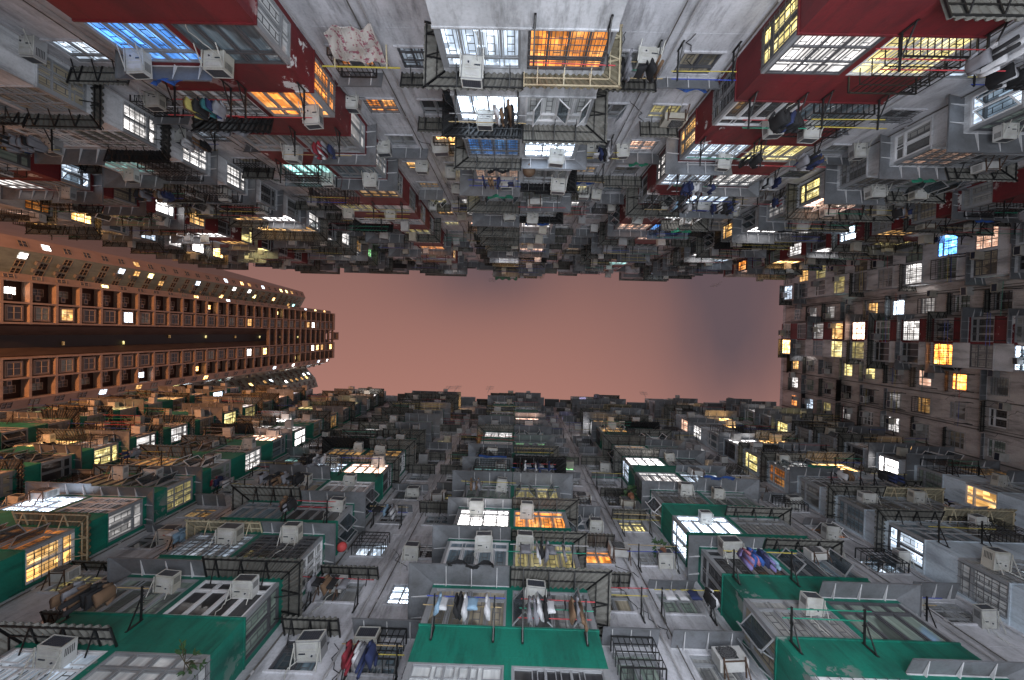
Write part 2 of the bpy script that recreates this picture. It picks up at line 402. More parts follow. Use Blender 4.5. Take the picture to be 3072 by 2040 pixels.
# ------------------------------------------------------------------ the courtyard facades
S = dict(id='S', name='lower facade', M=T((0, 9.4, 0)), sx=1, P=9.65, hw=2.42, dep=1.4, H=2.81, zs=1.0, zt=2.57, z0=9.7+ZC, js=range(-2, 15), bays=[-4, -3, -2, -1, 0, 1, 2, 3],
         xr=(-46.0, 35.6), roof=51.85+ZC, wx=1.15, ww=1.25, wz=(.95, 2.05))
NN = dict(id='N', name='upper facade', M=T((0, -8.86, 0)) @ Rz(180), sx=-1, P=9.0, hw=2.29, dep=1.32, H=2.81, zs=1.0, zt=2.5, z0=9.0+ZC, js=range(-2, 15), bays=[-3, -2, -1, 0, 1, 2, 3, 4],
          xr=(-35.6, 44.5), roof=51.15+ZC, wx=1.08, ww=1.2, wz=(.75, 1.8))
E = dict(id='E', name='right facade', M=T((35.6, 0, 0)) @ Rz(-90), sx=1, P=6.9, hw=1.95, dep=1.1, H=2.676, zs=.95, zt=2.45, z0=49.65+ZC-2.676*9, js=range(-2, 10), bays=[0, 1],
         xr=(-9.38, 8.84), roof=53.3+ZC, bc=.2, ww=1.35, wz=(.85, 2.0))
BCOL = {('S', -4): 'green', ('S', -3): 'green', ('S', -2): 'green', ('S', -1): 'green', ('S', 0): 'green', ('S', 1): 'green', ('S', 2): 'pale_blue', ('S', 3): 'pale_blue',
        ('N', 0): 'white_bay', ('N', 1): 'red', ('N', -1): 'red', ('N', 2): 'white_bay', ('N', -2): 'white_bay', ('N', 3): 'red', ('N', -3): 'red', ('N', 4): 'white_bay', ('E', 0): 'red', ('E', 1): 'white_bay'}
def bx(f, b): return f['P']*b + f.get('bc', 0)
def wins_of_gap(f, b):
    """x centres of the flat wall windows between bay b and b+1 (in local x)"""
    c = (bx(f, b)+bx(f, b+1))/2
    return [c-f['wx'], c+f['wx']]
ORD = ['zeroth', 'first', 'second', 'third', 'fourth', 'fifth', 'sixth', 'seventh', 'eighth', 'ninth', 'tenth', 'eleventh', 'twelfth', 'thirteenth', 'fourteenth', 'fifteenth', 'sixteenth', 'seventeenth', 'eighteenth']
LIT = {}
#LIT_BEGIN
for _l in """N|R|1|0=D2 N|W|1_1|1=B2 N|SL|2|2=W2 N|L|1|1=O2 N|SL|1|1=O2 N|R|2|3=C1 N|SL|2|4=W2 N|R|1|3=C2 N|SL|3|7=H2 N|SL|4|6=O1 N|W|2_0|6=W2 N|R|0|0=B2 N|R|0|1=B3 N|L|0|0=O2 N|W|0_1|1=O2 N|W|0_0|1=B1 N|W|0_1|2=O2 N|R|0|2=D1 N|L|0|2=B3 N|W|-1_0|3=P2 N|SR|-1|3=W2 N|R|-1|3=B2 N|W|0_1|4=H2 N|SL|1|2=W1 N|L|1|4=H1 N|W|0_1|7=H2 N|L|0|6=W2 N|W|-1_1|7=H1 N|W|-1_0|2=Y1 N|SR|-1|0=Y2 N|R|-1|0=W2 N|L|-1|0=Y2 N|R|-1|-1=C1 N|L|-1|-1=Y1 N|W|-2_0|1=B2 N|SR|-2|1=B2 N|L|-1|2=Y2 N|L|-1|4=B2 N|W|-2_1|6=B3 N|SR|-2|4=Y2 N|SR|-2|7=H2 N|SL|4|10=W2 N|R|4|10=O2 N|W|3_0|14=Y2 S|SR|-3|9=Y2 S|R|-3|13=B2 S|R|-2|7=W2 S|SR|-2|7=W3 S|SR|-3|7=W2 S|R|-4|14=Y2 N|L|1|8=P3 N|L|1|9=O2 N|SL|2|11=G2 N|W|1_0|13=W2 N|W|0_1|11=B2 N|R|0|8=C1 N|L|0|10=P3 N|W|-1_0|11=H2 N|L|-1|6=D2 N|L|-1|11=C2 N|W|-2_1|10=O2 S|W|-2_1|12=W3 S|W|-2_1|14=B2 S|L|0|11=B2 S|R|0|9=P3 S|R|0|8=P2 S|L|1|13=V3 S|W|0_1|12=V2 S|R|0|6=G1 S|W|-1_0|8=Y2 S|SL|2|14=B2 S|W|1_1|12=W2 S|W|-1_1|9=B1 E|L|1|9=B2 E|R|1|8=H2 E|R|1|7=Y1 N|SR|-3|9=W2 E|SL|1|6=C2 E|L|1|6=Y1 E|W|w3|8=W1 E|W|w3|4=B3 E|W|w3|3=W1 E|R|1|2=D3 E|R|1|1=P2 E|SL|1|1=C1 E|R|0|6=H2 E|R|0|5=P3 E|R|0|3=W2 E|R|0|7=W1 E|L|0|6=Y2 E|L|0|5=Y1 E|L|0|9=H3 E|L|0|2=O3 E|W|w2|9=H2 E|W|w1|9=W2 E|W|w0|9=O2 E|W|w2|6=Y2 E|W|w2|5=Y2 E|W|w2|2=O3 E|W|w1|4=W1 E|W|w0|7=Y1 S|R|3|12=Y1 E|L|0|0=B3 N|SR|-3|12=O2 E|W|w0|4=W2 S|L|3|12=W2 S|SL|3|13=O2 S|SL|2|9=W2 S|L|3|11=W1 S|L|-2|2=B3 S|W|-2_0|1=Y1 S|R|-2|1=O1 S|SR|-2|1=H2 S|SR|-2|3=Y1 S|W|-2_1|1=Y1 S|L|-1|-1=B1 S|W|-2_0|6=C2 S|W|-2_0|3=H1 S|W|-2_1|2=P1 S|L|-1|1=B1 S|SR|-2|2=W1 S|SR|-2|5=W2 S|W|-1_0|2=B2 S|W|-1_1|1=B3 S|R|0|2=O2 S|W|0_0|2=O2 S|W|0_1|3=Y2 S|W|0_0|6=G2 S|SL|1|2=B3 S|L|0|4=C1 S|L|1|2=B3 S|R|1|4=B2 S|SL|2|6=Y2 S|SL|2|5=O1 S|SL|3|4=H2 S|R|3|5=H1 S|W|1_1|3=O1 S|W|1_1|2=B2 S|SL|2|2=B2 S|SL|3|3=B2 S|W|3_0|6=B2 S|W|2_0|4=O2 S|W|1_1|8=W2 S|R|0|1=Y1""".split(): LIT[_l.split("=")[0]] = _l.split("=")[1]
#LIT_END
WIN = []          # every window: fac, key, M (world), w, h, parent bay
BAYS = []; AWN = []; ACS = []; RACK = []
def stackname(f, b, gap=False):
    if f['id'] == 'E': return ('middle bay' if b == 0 else 'corner bay') if not gap else 'flat wall'
    k = (b*f['sx'] if not gap else (b+.5)*f['sx'])
    side = 'right' if k > 0 else 'left'; n = abs(k)
    if gap: return f"{ORD[int(n+.5)]} {side} recess"
    return 'middle bay' if k == 0 else f"{ORD[int(n)]} {side} bay"
first = {}
def storey(f, tag, j):
    """storeys counted inwards from the picture's edge, in that stack"""
    if (f['id'], tag) not in first: first[(f['id'], tag)] = j
    return ORD[min(18, j-first[(f['id'], tag)]+1)]
for f in (S, NN, E):
    fm = f['M']; fid = f['id']; r = random.Random(11 if fid == 'S' else 5 if fid == 'N' else 3)
    for b in f['bays']:
        for j in f['js']:
            z = f['z0']+f['H']*j; x = bx(f, b)
            Mb = fm @ T((x, 0, z))
            if fid == 'N' and j == 14 and b != 0: continue
            c = [Mb @ Vector((q, -f['dep'], zz)) for q in (-f['hw'], f['hw']) for zz in (0, f['H'])]
            if not any(seen(p) for p in c): continue
            st = storey(f, ('b', b), j); loc = f"{stackname(f, b)}"
            hh = (Mb.translation.z-ZC)+1.5
            BAYS.append(dict(f=f, b=b, j=j, M=Mb, px=1195/hh*3, st=st))
            bay = BAYS[-1]; bay['wins'] = []
            wz = f['zt']-f['zs']; uw = f['hw']-.1-.09
            for u, s in (('L', -1), ('R', 1)):
                cx = s*(.09+uw/2)
                half = ('left' if s*f['sx'] < 0 else 'right') if fid != 'E' else ('upper' if s > 0 else 'lower')
                Mw = Mb @ T((cx, -f['dep'], f['zs']))
                w_ = dict(f=f, key=(fid, u, b, j), M=Mw, w=uw, h=wz, bay=bay, r=r.random()); WIN.append(w_); bay['wins'].append(w_)
                lab = f"{f['name']} {loc}, {half} half, {st} storey in view"
                k_ = r.random()
                # awning over the window, wrapping the bay's side
                if fid == 'E': aw = None if k_ < .55 else ('plain' if k_ < .8 else 'corr')
                else: aw = None if k_ < .07 else ('plain' if k_ < .46 else 'brown' if k_ < .50 else 'dark' if k_ < .54 else 'corr')
                if (fid, b, j, u) in {('N', 0, 0, 'L'): 1}: aw = 'brown'
                if fid == 'N' and b == 0 and j == 0: aw = 'brown' if s*f['sx'] > 0 else 'corr'
                if fid == 'N' and abs(b) == 1 and j <= 1 and (u == 'L') == (b > 0): aw = None
                if fid == 'S' and b == 0 and j in (0, 1): aw = 'plain' if u == 'L' else 'corr'
                if fid == 'S' and b == 0 and j == -1: aw = None
                if fid == 'S' and b == 1 and j in (-1, 0): aw = None if u == 'L' else 'plain'
                if fid == 'S' and b == -1 and j == -1: aw = None if u == 'R' else 'corr'
                if fid == 'S' and b == -1 and j == 0: aw = 'plain' if u == 'L' else 'corr'
                if j == 14: aw = None
                if fid == 'N' and b in (1, -1, 3, -3) and aw != 'plain' and r.random() < .6: aw = None
                if fid == 'S' and aw in ('corr', 'dark') and j > 2 and r.random() < .2: aw = None
                if aw: AWN.append(dict(kind=aw, O=r.choice((.5, .6, .75)), w=f['hw']-.03, sl=s < 0, sr=s > 0, dep=f['dep']-.05, M=Mb @ T((s*(f['hw']/2), -f['dep']-.004, f['zt']+.19)), lab=lab, px=2.4))
                hand = (fid == 'S' and b == 0 and j in (-1, 0))
                if (u == 'R') if hand else r.random() < (.66 if fid != 'E' else .55):
                    ax = cx+s*r.uniform(-.75, .75) if not hand else (.62 if j == -1 else .75)
                    if abs(ax) > f['hw']-.4: ax = s*(f['hw']-.4)
                    az = f['zs']+wz*(r.choice((.55, .62, .70, .70)) if not hand else .68) - .05
                    ACS.append(dict(M=Mb @ T((ax, -f['dep'], az)), lab=lab, col=r.choice(('white', 'white', 'cream', 'grey'))))
                if r.random() < (.42 if fid != 'E' else .4) or (hand and j == 0): RACK.append(dict(pc={'L': 'blue', 'R': 'red'}[u] if hand else None, M=Mb @ T((cx, -f['dep']-.03, f['zs']-.12-.2*r.random())), w=r.uniform(1.5, 2.1), lab=lab, f=f, b=b, j=j, u=u))
            # side windows of the bay: the sides that face the eye
            for u, s in (('SL', -1), ('SR', 1)):
                xw = x*s
                if fid != 'E' and abs(b) > 0 and xw > 0: continue
                if fid == 'E': pass
                sw = f['dep']-.16-.1
                Mw = Mb @ T((s*f['hw'], -.16-sw/2, f['zs'])) @ Rz(90*s)
                w_ = dict(f=f, key=(fid, u, b, j), M=Mw, w=sw, h=wz, bay=bay, r=r.random()); WIN.append(w_); bay['wins'].append(w_)
    # flat wall windows
    if fid == 'E': cols = [('w0', -7.6), ('w1', -5.3), ('w2', -2.95), ('w3', 3.35)]
    else:
        cols = []
        for b in range(f['bays'][0]-1, f['bays'][-1]+1):
            for q, xx in enumerate(wins_of_gap(f, b)):
                if f['xr'][0]+.8 < xx < f['xr'][1]-.8: cols.append(((b, q), xx))
    f['holes'] = []
    for cn, xx in cols:
        for j in f['js']:
            z = f['z0']+f['H']*j
            Mw = fm @ T((xx, .03, z+f['wz'][0]))
            if z+f['H'] > f['roof']+.1 or not seen(Mw.translation, 30): continue
            st = storey(f, ('w', cn), j)
            if fid == 'E': lab = f"right facade, {['fourth','third','second','first'][cols.index((cn, xx))]} window line down, {st} storey in"
            else: lab = f"{f['name']} {stackname(f, cn[0], True)}, {'left' if (cn[1] == 0) == (f['sx'] > 0) else 'right'} window, {st} storey in view"
            f['holes'].append((xx-f['ww']/2, xx+f['ww']/2, z+f['wz'][0], z+f['wz'][1]))
            WIN.append(dict(f=f, key=(fid, 'W', cn if fid == 'E' else f"{cn[0]}_{cn[1]}", j), M=Mw, w=f['ww'], h=f['wz'][1]-f['wz'][0], bay=None, r=r.random()))
            k_ = r.random()
            aw = None if k_ < (.3 if fid != 'E' else .3) else ('plain' if k_ < (.62 if fid != 'E' else .42) else 'corr')
            if fid == 'E': k3 = r.random(); aw = None if k3 < .06 else 'plain' if k3 < .45 else 'dark' if k3 < .55 else 'corr'
            if aw: AWN.append(dict(kind=aw, O=r.choice((.45, .6, .7)), w=r.choice((1.5, 1.7, 2.1) if fid != 'E' else (1.7, 2.0, 2.3)), sl=0, sr=0, dep=1, M=fm @ T((xx, 0, z+f['wz'][1]+.22)), lab=lab, px=1.6))
            if r.random() < (.62 if fid != 'E' else .9): ACS.append(dict(M=fm @ T((xx+r.choice((-.42, .36, .95)), -.02, z+f['wz'][0]+r.choice((-.2, .35, .55)))), lab=lab, col=r.choice(('white', 'cream', 'grey'))))
            if r.random() < .3: RACK.append(dict(M=fm @ T((xx, -.03, z+f['wz'][0]-.12)), w=r.uniform(1.2, 1.7), lab=lab, f=f, b=cn, j=j, u='W'))
def lit_of(w):
    return LIT.get('%s|%s|%s|%d' % w['key'])
VAR = {'S|L|0|0': 0, 'S|R|0|0': 3, 'S|L|0|1': 0, 'S|R|0|1': 0, 'S|L|0|-1': 1, 'S|L|1|1': 0, 'S|R|1|1': 3, 'S|L|1|0': 0, 'S|R|1|0': 2, 'N|L|0|0': 4, 'N|R|0|0': 0, 'N|R|0|1': 0, 'N|L|0|1': 3, 'N|R|1|0': 0, 'N|L|1|0': 2}
PANE = {'S|L|1|1': 'pane_dark', 'S|SL|1|1': 'pane_dark', 'S|R|1|0': 'pane_green', 'S|L|0|0': 'pane_tan', 'S|R|0|0': 'pane_grey', 'S|L|0|-1': 'pane_bright', 'S|L|1|0': 'pane_grey'}
# ------------------------------------------------------------------ windows
GLASS = ['pane_grey']*5+['pane_green']*3+['pane_blue']*3+['pane_tan']*2+['pane_dark']*5+['pane_bright']
def win_obj(w, parent, Mloc):
    h_ = w['M'].translation.z-ZC; near = h_ < 34
    rr = w['r']; var = int(rr*97) % 5
    ks = '%s|%s|%s|%d' % w['key']; var = VAR.get(ks, var)
    if var == 3 and ks not in VAR and (not near or int(rr*4001) % 2): var = 0
    key = ('window', round(w['w'], 2), round(w['h'], 2), var, near)
    me = cmesh(key, lambda: win_mb(w['w'], w['h'], var, near))
    o = obj('window', me, parent, Mloc)
    L_ = lit_of(w)
    pm = 'lit_'+L_ if L_ else GLASS[int(rr*1013) % len(GLASS)]
    if not L_ and w['M'].translation.z > 17 and int(rr*7919) % 100 < (15 if w['M'].translation.z < 26 else 33 if w['f']['id'] == 'N' else 14 if w['f']['id'] == 'E' else 25): pm = 'lit_'+'WYHHWBPW'[int(rr*331) % 8]+'1223'[int(rr*10007) % 4]
    pm = PANE.get(ks, pm)
    o.material_slots[1].link = 'OBJECT'; o.material_slots[1].material = MATS[pm]
    if int(rr*571) % 4 == 0:
        o.material_slots[0].link = 'OBJECT'; o.material_slots[0].material = MATS['alu_dark' if int(rr*571) % 8 else 'white_frame']
    w['pm'] = pm
    if L_: o['label'] = {'W': 'white lit', 'B': 'cool white lit', 'D': 'blue lit', 'O': 'orange lit', 'H': 'warm lit', 'Y': 'yellow lit', 'P': 'peach lit', 'C': 'pale cyan lit', 'G': 'green lit', 'V': 'violet lit'}[L_[0]]+' window'
    return o
roots = {}
for f, lab in ((S, 'long housing block with green and pale bays along the bottom of the picture'), (NN, 'long housing block with red and white bays along the top of the picture'),
               (E, 'end housing block closing the courtyard on the right, one red and white bay line')):
    loc = f['M'].translation
    root = thing('apartment_building', lab, 'building', T(loc)); roots[f['id']] = root
    inv = T(-loc)
    f['root'] = root; f['inv'] = inv
    # wall panels with window openings, storey by storey
    mb = MB(); x0, x1 = f['xr']; pl = 'plaster_end' if f['id'] == 'E' else 'plaster'
    holes = f['holes']
    rows = sorted({round(h[2], 4) for h in holes})
    z = 0.0; levels = [0.0]+[f['z0']+f['H']*j for j in f['js']]
    levels = sorted(set([l for l in levels if l < f['roof']-.2]+[f['roof']]))
    for za, zb in zip(levels[:-1], levels[1:]):
        hs = sorted([h for h in holes if za <= h[2] < zb])
        xs = sorted(set([x0, x1]+[v for h in hs for v in h[:2]]))
        zs = sorted(set([za, zb]+[v for h in hs for v in h[2:]]))
        for xa, xb in zip(xs[:-1], xs[1:]):
            for zc, zd in zip(zs[:-1], zs[1:]):
                if any(h[0] <= xa+1e-4 and xb <= h[1]+1e-4 and h[2] <= zc+1e-4 and zd <= h[3]+1e-4 for h in hs): continue
                mb.poly(((xa, 0, zc), (xb, 0, zc), (xb, 0, zd), (xa, 0, zd)), pl)
        for (xa, xb, zc, zd) in hs:
            mb.poly(((xa, 0, zc), (xa, 0, zd), (xa, .15, zd), (xa, .15, zc)), pl); mb.poly(((xb, 0, zc), (xb, .15, zc), (xb, .15, zd), (xb, 0, zd)), pl)
            mb.poly(((xa, 0, zc), (xa, .15, zc), (xb, .15, zc), (xb, 0, zc)), pl); mb.poly(((xa, 0, zd), (xb, 0, zd), (xb, .15, zd), (xa, .15, zd)), pl)
            mb.box(xa-.06, xb+.06, -.05, -.001, zc-.07, zc-.002, pl)
        mb.box(x0, x1, -.008, -.001, zb-.03, zb-.0, pl)
    mb.box(x0, x1, .15, 9, 0, f['roof']-.01, 'inner')
    mb.box(x0, x0+.02, .001, .149, 0, f['roof']-.01, pl); mb.box(x1-.02, x1, .001, .149, 0, f['roof']-.01, pl)
    me = mb.mesh('wall'); o = obj('wall', me, root, inv @ f['M'])
    rb = MB(); rb.box(x0-.03, x1+.03, .1, 9.03, f['roof'], f['roof']+.25, 'roofing'); rb.box(x0, x1, -.03, .09, f['roof']+.001, f['roof']+.5, 'plaster')
    er = random.Random(17); xx = x0+.2
    while xx < x1-1.5 and f['id'] != 'E':
        wd = er.uniform(1.2, 3.4); ot = er.uniform(.55, 1.15)
        rb.box(xx, min(xx+wd, x1-.1), -ot, -.031, f['roof']-er.uniform(.1, .9), f['roof']+er.uniform(-.05, .12), er.choice(('zinc', 'corrugated', 'plaster', 'black_steel', 'zinc')))
        xx += wd+er.uniform(.0, .5)
    obj('roof', rb.mesh('roof'), root, inv @ f['M'])
    # drain pipes
    if f['id'] == 'E':
        for xx, rad in ((-8.6, .10), (-6.4, .08), (-6.2, .05), (-4.1, .09), (2.4, .08), (4.3, .10), (4.5, .06)):
            obj('drain_pipe', cmesh(('drain_pipe', rad, 'E'), lambda: (lambda q: (q.beam((0, -.1, 0), (0, -.1, f['roof']), rad, 'pipe_dark', 8), q)[1])(MB())), root, inv @ f['M'] @ T((xx, 0, 0)))
    if f['id'] != 'E':
        for b in range(f['bays'][0]-1, f['bays'][-1]+1):
            c = (bx(f, b)+bx(f, b+1))/2
            for dx, rad in ((-.05, .055), (.28, .035), (2.05, .045), (-2.05, .05)):
                xx = c+dx
                if not x0+.3 < xx < x1-.3: continue
                def pm_():
                    q = MB(); q.beam((0, -.09, 0), (0, -.09, f['roof']), rad, ('pipe', 'pipe_dark')[rad in (.035, .05)], 8)
                    for zz in range(3, int(f['roof']), 3): q.beam((0, -.09, zz), (0, -.09, zz+.12), rad*1.5, 'pipe', 8)
                    return q
                obj('drain_pipe', cmesh(('drain_pipe', rad, f['id']), pm_), root, inv @ f['M'] @ T((xx, 0, 0)))
# sagging cables and hoses on the walls
cr = random.Random(31)
for f in (S, NN, E):
    mine = [w for w in WIN if w['f'] is f and w['bay'] is None and w['M'].translation.z-ZC < 32]
    for w in mine[:90]:
        if cr.random() < .35: continue
        def cab():
            q = MB(); p = Vector((cr.uniform(-.7, .2), -.03, cr.uniform(.2, 1.1)))
            for k in range(7):
                n_ = p + Vector((cr.uniform(-.12, .3), cr.uniform(-.05, .01), -cr.uniform(.1, .34)));
                if n_.y > -.02: n_.y = -.02
                q.beam(p, n_, .022, 'black_steel', 5); p = n_
            return q
        obj('cable', cmesh(('cable', cr.randint(0, 7)), cab), f['root'], f['inv'] @ w['M'] @ T((cr.choice((-.9, .75)), 0, cr.uniform(-.2, .9))))
# bays and their windows
for f in (S, NN, E):
    mine = sorted([b for b in BAYS if b['f'] is f], key=lambda b: -b['px'])
    rest = MB()
    for k, b in enumerate(mine):
        key = ('bay', f['id'], BCOL[(f['id'], b['b'])])
        fn = lambda: bay_mb(f['hw'], f['dep'], f['H'], f['zs'], f['zt'], BCOL[(f['id'], b['b'])], 'white_bay' if f['id'] == 'E' and b['b'] == 0 else None)
        if k < 100:
            o = obj('bay', cmesh(key, fn), f['root'], f['inv'] @ b['M'])
            binv = b['M'].inverted()
            for w in b['wins']: win_obj(w, o, binv @ w['M'])
        else:
            rest.add(cached(key, fn), f['inv'] @ b['M'])
            for w in b['wins']: rest.add(win_mb(w['w'], w['h'], 0, False), f['inv'] @ w['M'])
    if rest.f: obj('bay', rest.mesh('bay'), f['root'], None, kind='stuff')
    flat = sorted([w for w in WIN if w['f'] is f and w['bay'] is None], key=lambda w: (w['M'].translation.z - (30 if lit_of(w) else 0)))
    rest = MB()
    for k, w in enumerate(flat):
        if k < 100: win_obj(w, f['root'], f['inv'] @ w['M'])
        else:
            src = win_mb(w['w'], w['h'], int(w['r']*97) % 3, False); src.names[1] = GLASS[int(w['r']*1013) % len(GLASS)]
            if lit_of(w): src.names[1] = 'lit_'+lit_of(w)
            rest.add(src, f['inv'] @ w['M'])
    if rest.f: obj('window', rest.mesh('window'), f['root'], None, kind='stuff')
# ------------------------------------------------------------------ awnings
def size_of(M, w):
    h_ = M.translation.z-ZC
    return w*1195/max(h_, 1)
KW = {'plain': ('grey sheet metal awning', 'zinc'), 'corr': ('corrugated awning on black frame', ''), 'brown': ('brown awning on cream frame', ''), 'dark': ('black sheet awning', '')}
AWN = [a for a in AWN if seen(a['M'].translation, 20)]
AWN.sort(key=lambda a: -size_of(a['M'], a['w']))
rest = MB()
for k, a in enumerate(AWN):
    key = (a['kind'], round(a['w'], 2), bool(a['sl']), bool(a['sr']), round(a['dep'], 2), a['O'])
    pair = cached(('pair',)+key, lambda: awning_mb(a['kind'], a['w'], 1 if a['sl'] else 0, 1 if a['sr'] else 0, a['dep'], a['O']))
    if k < 300:
        t = thing('metal_awning', f"{KW[a['kind']][0]}, {a['lab']}", 'awning', a['M'], 'metal awnings over the courtyard windows')
        obj('sheet', cmesh(('sheet',)+key, lambda: pair[0]), t); obj('bracket', cmesh(('bracket',)+key, lambda: pair[1]), t)
    else:
        rest.add(pair[0], a['M']); rest.add(pair[1], a['M'])
if rest.f: obj('metal_awning', rest.mesh('metal_awning'), None, None, kind='stuff', label='small far awnings over the topmost windows of the courtyard walls', category='awning')
# ------------------------------------------------------------------ air conditioners
ACS = [a for a in ACS if seen(a['M'].translation, 20)]
ACS.sort(key=lambda a: -size_of(a['M'], .6))
def split_mb():
    c, g, b = MB(), MB(), MB(); c.mi('ac_white'); c.box(-.4, .4, -.42, -.1, .0, .56, 'ac_white')
    for k in range(8): c.box(.401, .404, -.38, -.14, .08+k*.05, .10+k*.05, 'inner')
    n = 24
    for r0, r1, y, mt in ((.22, .245, -.455, 'grille'), (.15, .163, -.45, 'grille'), (.07, .083, -.45, 'grille')):
        for k in range(n):
            a1, a2 = 2*math.pi*k/n, 2*math.pi*(k+1)/n
            g.beam((-.08+r1*math.cos(a1), y, .28+r1*math.sin(a1)), (-.08+r1*math.cos(a2), y, .28+r1*math.sin(a2)), .016, mt)
    for k in range(8): a1 = math.pi*k/8; g.beam((-.08+.24*math.cos(a1), -.447, .28+.24*math.sin(a1)), (-.08-.24*math.cos(a1), -.447, .28-.24*math.sin(a1)), .012, 'grille')
    g.box(-.31, .15, -.43, -.421, .05, .51, 'inner')
    for s in (-1, 1): b.beam((s*.3, .03, -.03), (s*.3, -.5, -.03), .035, 'rust'); b.beam((s*.3, .03, -.38), (s*.3, -.42, -.04), .03, 'rust')
    b.beam((-.3, -.4, -.02), (.3, -.4, -.02), .03, 'rust')
    return c, g, b
ms = [m_.mesh(n_) for m_, n_ in zip(split_mb(), ('casing', 'fan_guard', 'bracket'))]
def hose_mb():
    q = MB(); p = Vector((rnd.uniform(-.2, .2), -.1, -.02))
    for k in range(7):
        n_ = p+Vector((rnd.uniform(-.1, .1), rnd.uniform(0, .03), -rnd.uniform(.08, .2))); q.beam(p, n_, .024, 'ac_tray', 5); p = n_
    return q
acn, acf = ac_mb(), ac_mb(True)
mn = [m_.mesh(n_) for m_, n_ in zip(acn, ('casing', 'coil_guard', 'drip_tray'))]; mf = acf[0].mesh('casing')
rest = MB()
for k, a in enumerate(ACS):
    s_c = rnd.choice((.82, .9, 1, 1, 1.1, 1.18)); M = a['M'] @ Rz(rnd.uniform(-5, 5)) @ Ry(rnd.uniform(-2, 2)) @ Matrix.Diagonal((s_c, rnd.choice((.85, 1, 1.1)), s_c*rnd.uniform(.85, 1), 1))
    if k < 300:
        t = thing('air_conditioner', f"{a['col']} air conditioner, {a['lab']}", 'air conditioner', M, 'window air conditioners on the courtyard walls')
        if size_of(M, .6) > 26:
            if rnd.random() < .16:
                parts = [obj('casing', ms[0], t), obj('fan_guard', ms[1], t), obj('bracket', ms[2], t)]; t['label'] = f"{a['col']} fan unit, {a['lab']}"
            else: parts = [obj(n_, me_, t) for n_, me_ in zip(('casing', 'coil_guard', 'drip_tray'), mn)]
            if rnd.random() < .6: obj('hose', cmesh(('hose', rnd.randint(0, 5)), hose_mb), t)
        else: parts = [obj('casing', mf, t)]
        parts[0].material_slots[0].link = 'OBJECT'; parts[0].material_slots[0].material = MATS['ac_'+a['col']]
    else:
        s_ = acf[0]; s_.names[0] = 'ac_'+a['col']; rest.add(s_, M)
if rest.f: obj('air_conditioner', rest.mesh('air_conditioner'), None, None, kind='stuff', label='small far air conditioners near the roof lines of the courtyard walls', category='air conditioner')
# ------------------------------------------------------------------ drying racks and clothes
RACK = [a for a in RACK if seen(a['M'].translation, 10) and a['M'].translation.z-ZC < 44]
RACK.sort(key=lambda a: a['M'].translation.z)
POLES = ['blue', 'red', 'green', 'yellow', 'bamboo', 'steel']
ncl = 0
def arm_mb(side):
    q = MB(); q.beam((0, 0, 0), (0, -.92, .03), .04, 'black_steel'); q.beam((0, 0, -.36), (0, -.62, 0), .028, 'black_steel'); q.box(-.03, .03, -.012, 0, -.42, .06, 'black_steel')
    for k in range(4): q.beam((0, -.25-.2*k, .02), (0, -.25-.2*k, .09), .02, 'black_steel')
    return q
cc = random.Random(21)
for a in RACK:
    w = a['w']; pc = a.get('pc') or cc.choice(POLES)
    t = thing('drying_rack', f"{pc} poles on black arms, {a['lab']}", 'drying rack', a['M'], 'drying racks under the courtyard windows')
    for s in (-1, 1): obj('arm', cmesh(('arm',), lambda: arm_mb(1)), t, T((s*w/2, 0, 0)))
    npole = cc.choice((1, 2, 2, 3)); ys = [-.85, -.6, -.35][:npole]
    L_ = w+cc.choice((.3, .5, .9))
    for q, y in enumerate(ys):
        nm = pc if q != 1 else cc.choice(POLES)
        obj('pole', cmesh(('pole', nm, round(L_, 1)), lambda: (lambda g: (g.beam((-L_/2, 0, .05), (L_/2, 0, .05), .028, 'pole_'+nm, 8), g)[1])(MB())), t, T((cc.uniform(-.1, .1), y, 0)) @ Ry(cc.uniform(-1.5, 1.5)))
    if cc.random() < .62 and ncl < 292:
        y = ys[0]; n = cc.randint(4, 11); x = -w/2+.15
        order = 0
        pal = cc.choice((('black', 'navy blue', 'grey', 'white'), ('black', 'navy blue', 'grey', 'brown'), ('black', 'black', 'brown', 'grey'), ('black', 'black', 'white', 'navy blue'), ('black', 'white', 'grey', 'brown'), ('white', 'grey', 'light blue', 'black'), ('navy blue', 'white', 'dark red', 'grey'), tuple(CLOTH)))
        while x < w/2-.1 and n > 0:
            kind = cc.choice(('shirt', 'shirt', 'shirt', 'shirt', 'trousers', 'trousers', 'jacket', 'towel', 'sock', 'shirt')); col = cc.choice(pal); n -= 1; order += 1; ncl += 1
            sd = cc.randint(0, 2); flat = kind in ('towel',)
            M = a['M'] @ T((x, y, .02)) @ Rz(cc.uniform(-8, 8) if flat else cc.uniform(66, 104)) @ Matrix.Diagonal((cc.uniform(.7, .95), 1, cc.uniform(.75, 1.05), 1))
            o = obj({'sock': 'sock', 'towel': 'towel', 'shirt': 'shirt', 'jacket': 'jacket', 'trousers': 'trousers'}[kind], cmesh(('garment', kind, col, sd), lambda: cloth_mb(kind, col, sd), True), None, M)
            lb = a['lab'].replace(' storey in view', ' storey').replace(' half', '').replace(' window,', ',').replace('flat wall, ', '')
            o['label'] = f"{col} {kind}, {ORD[order]} on its pole, {lb}"; o['category'] = 'clothing'; o['group'] = 'washing hung out over the courtyard'
            x += .42 if flat else cc.uniform(.08, .17)
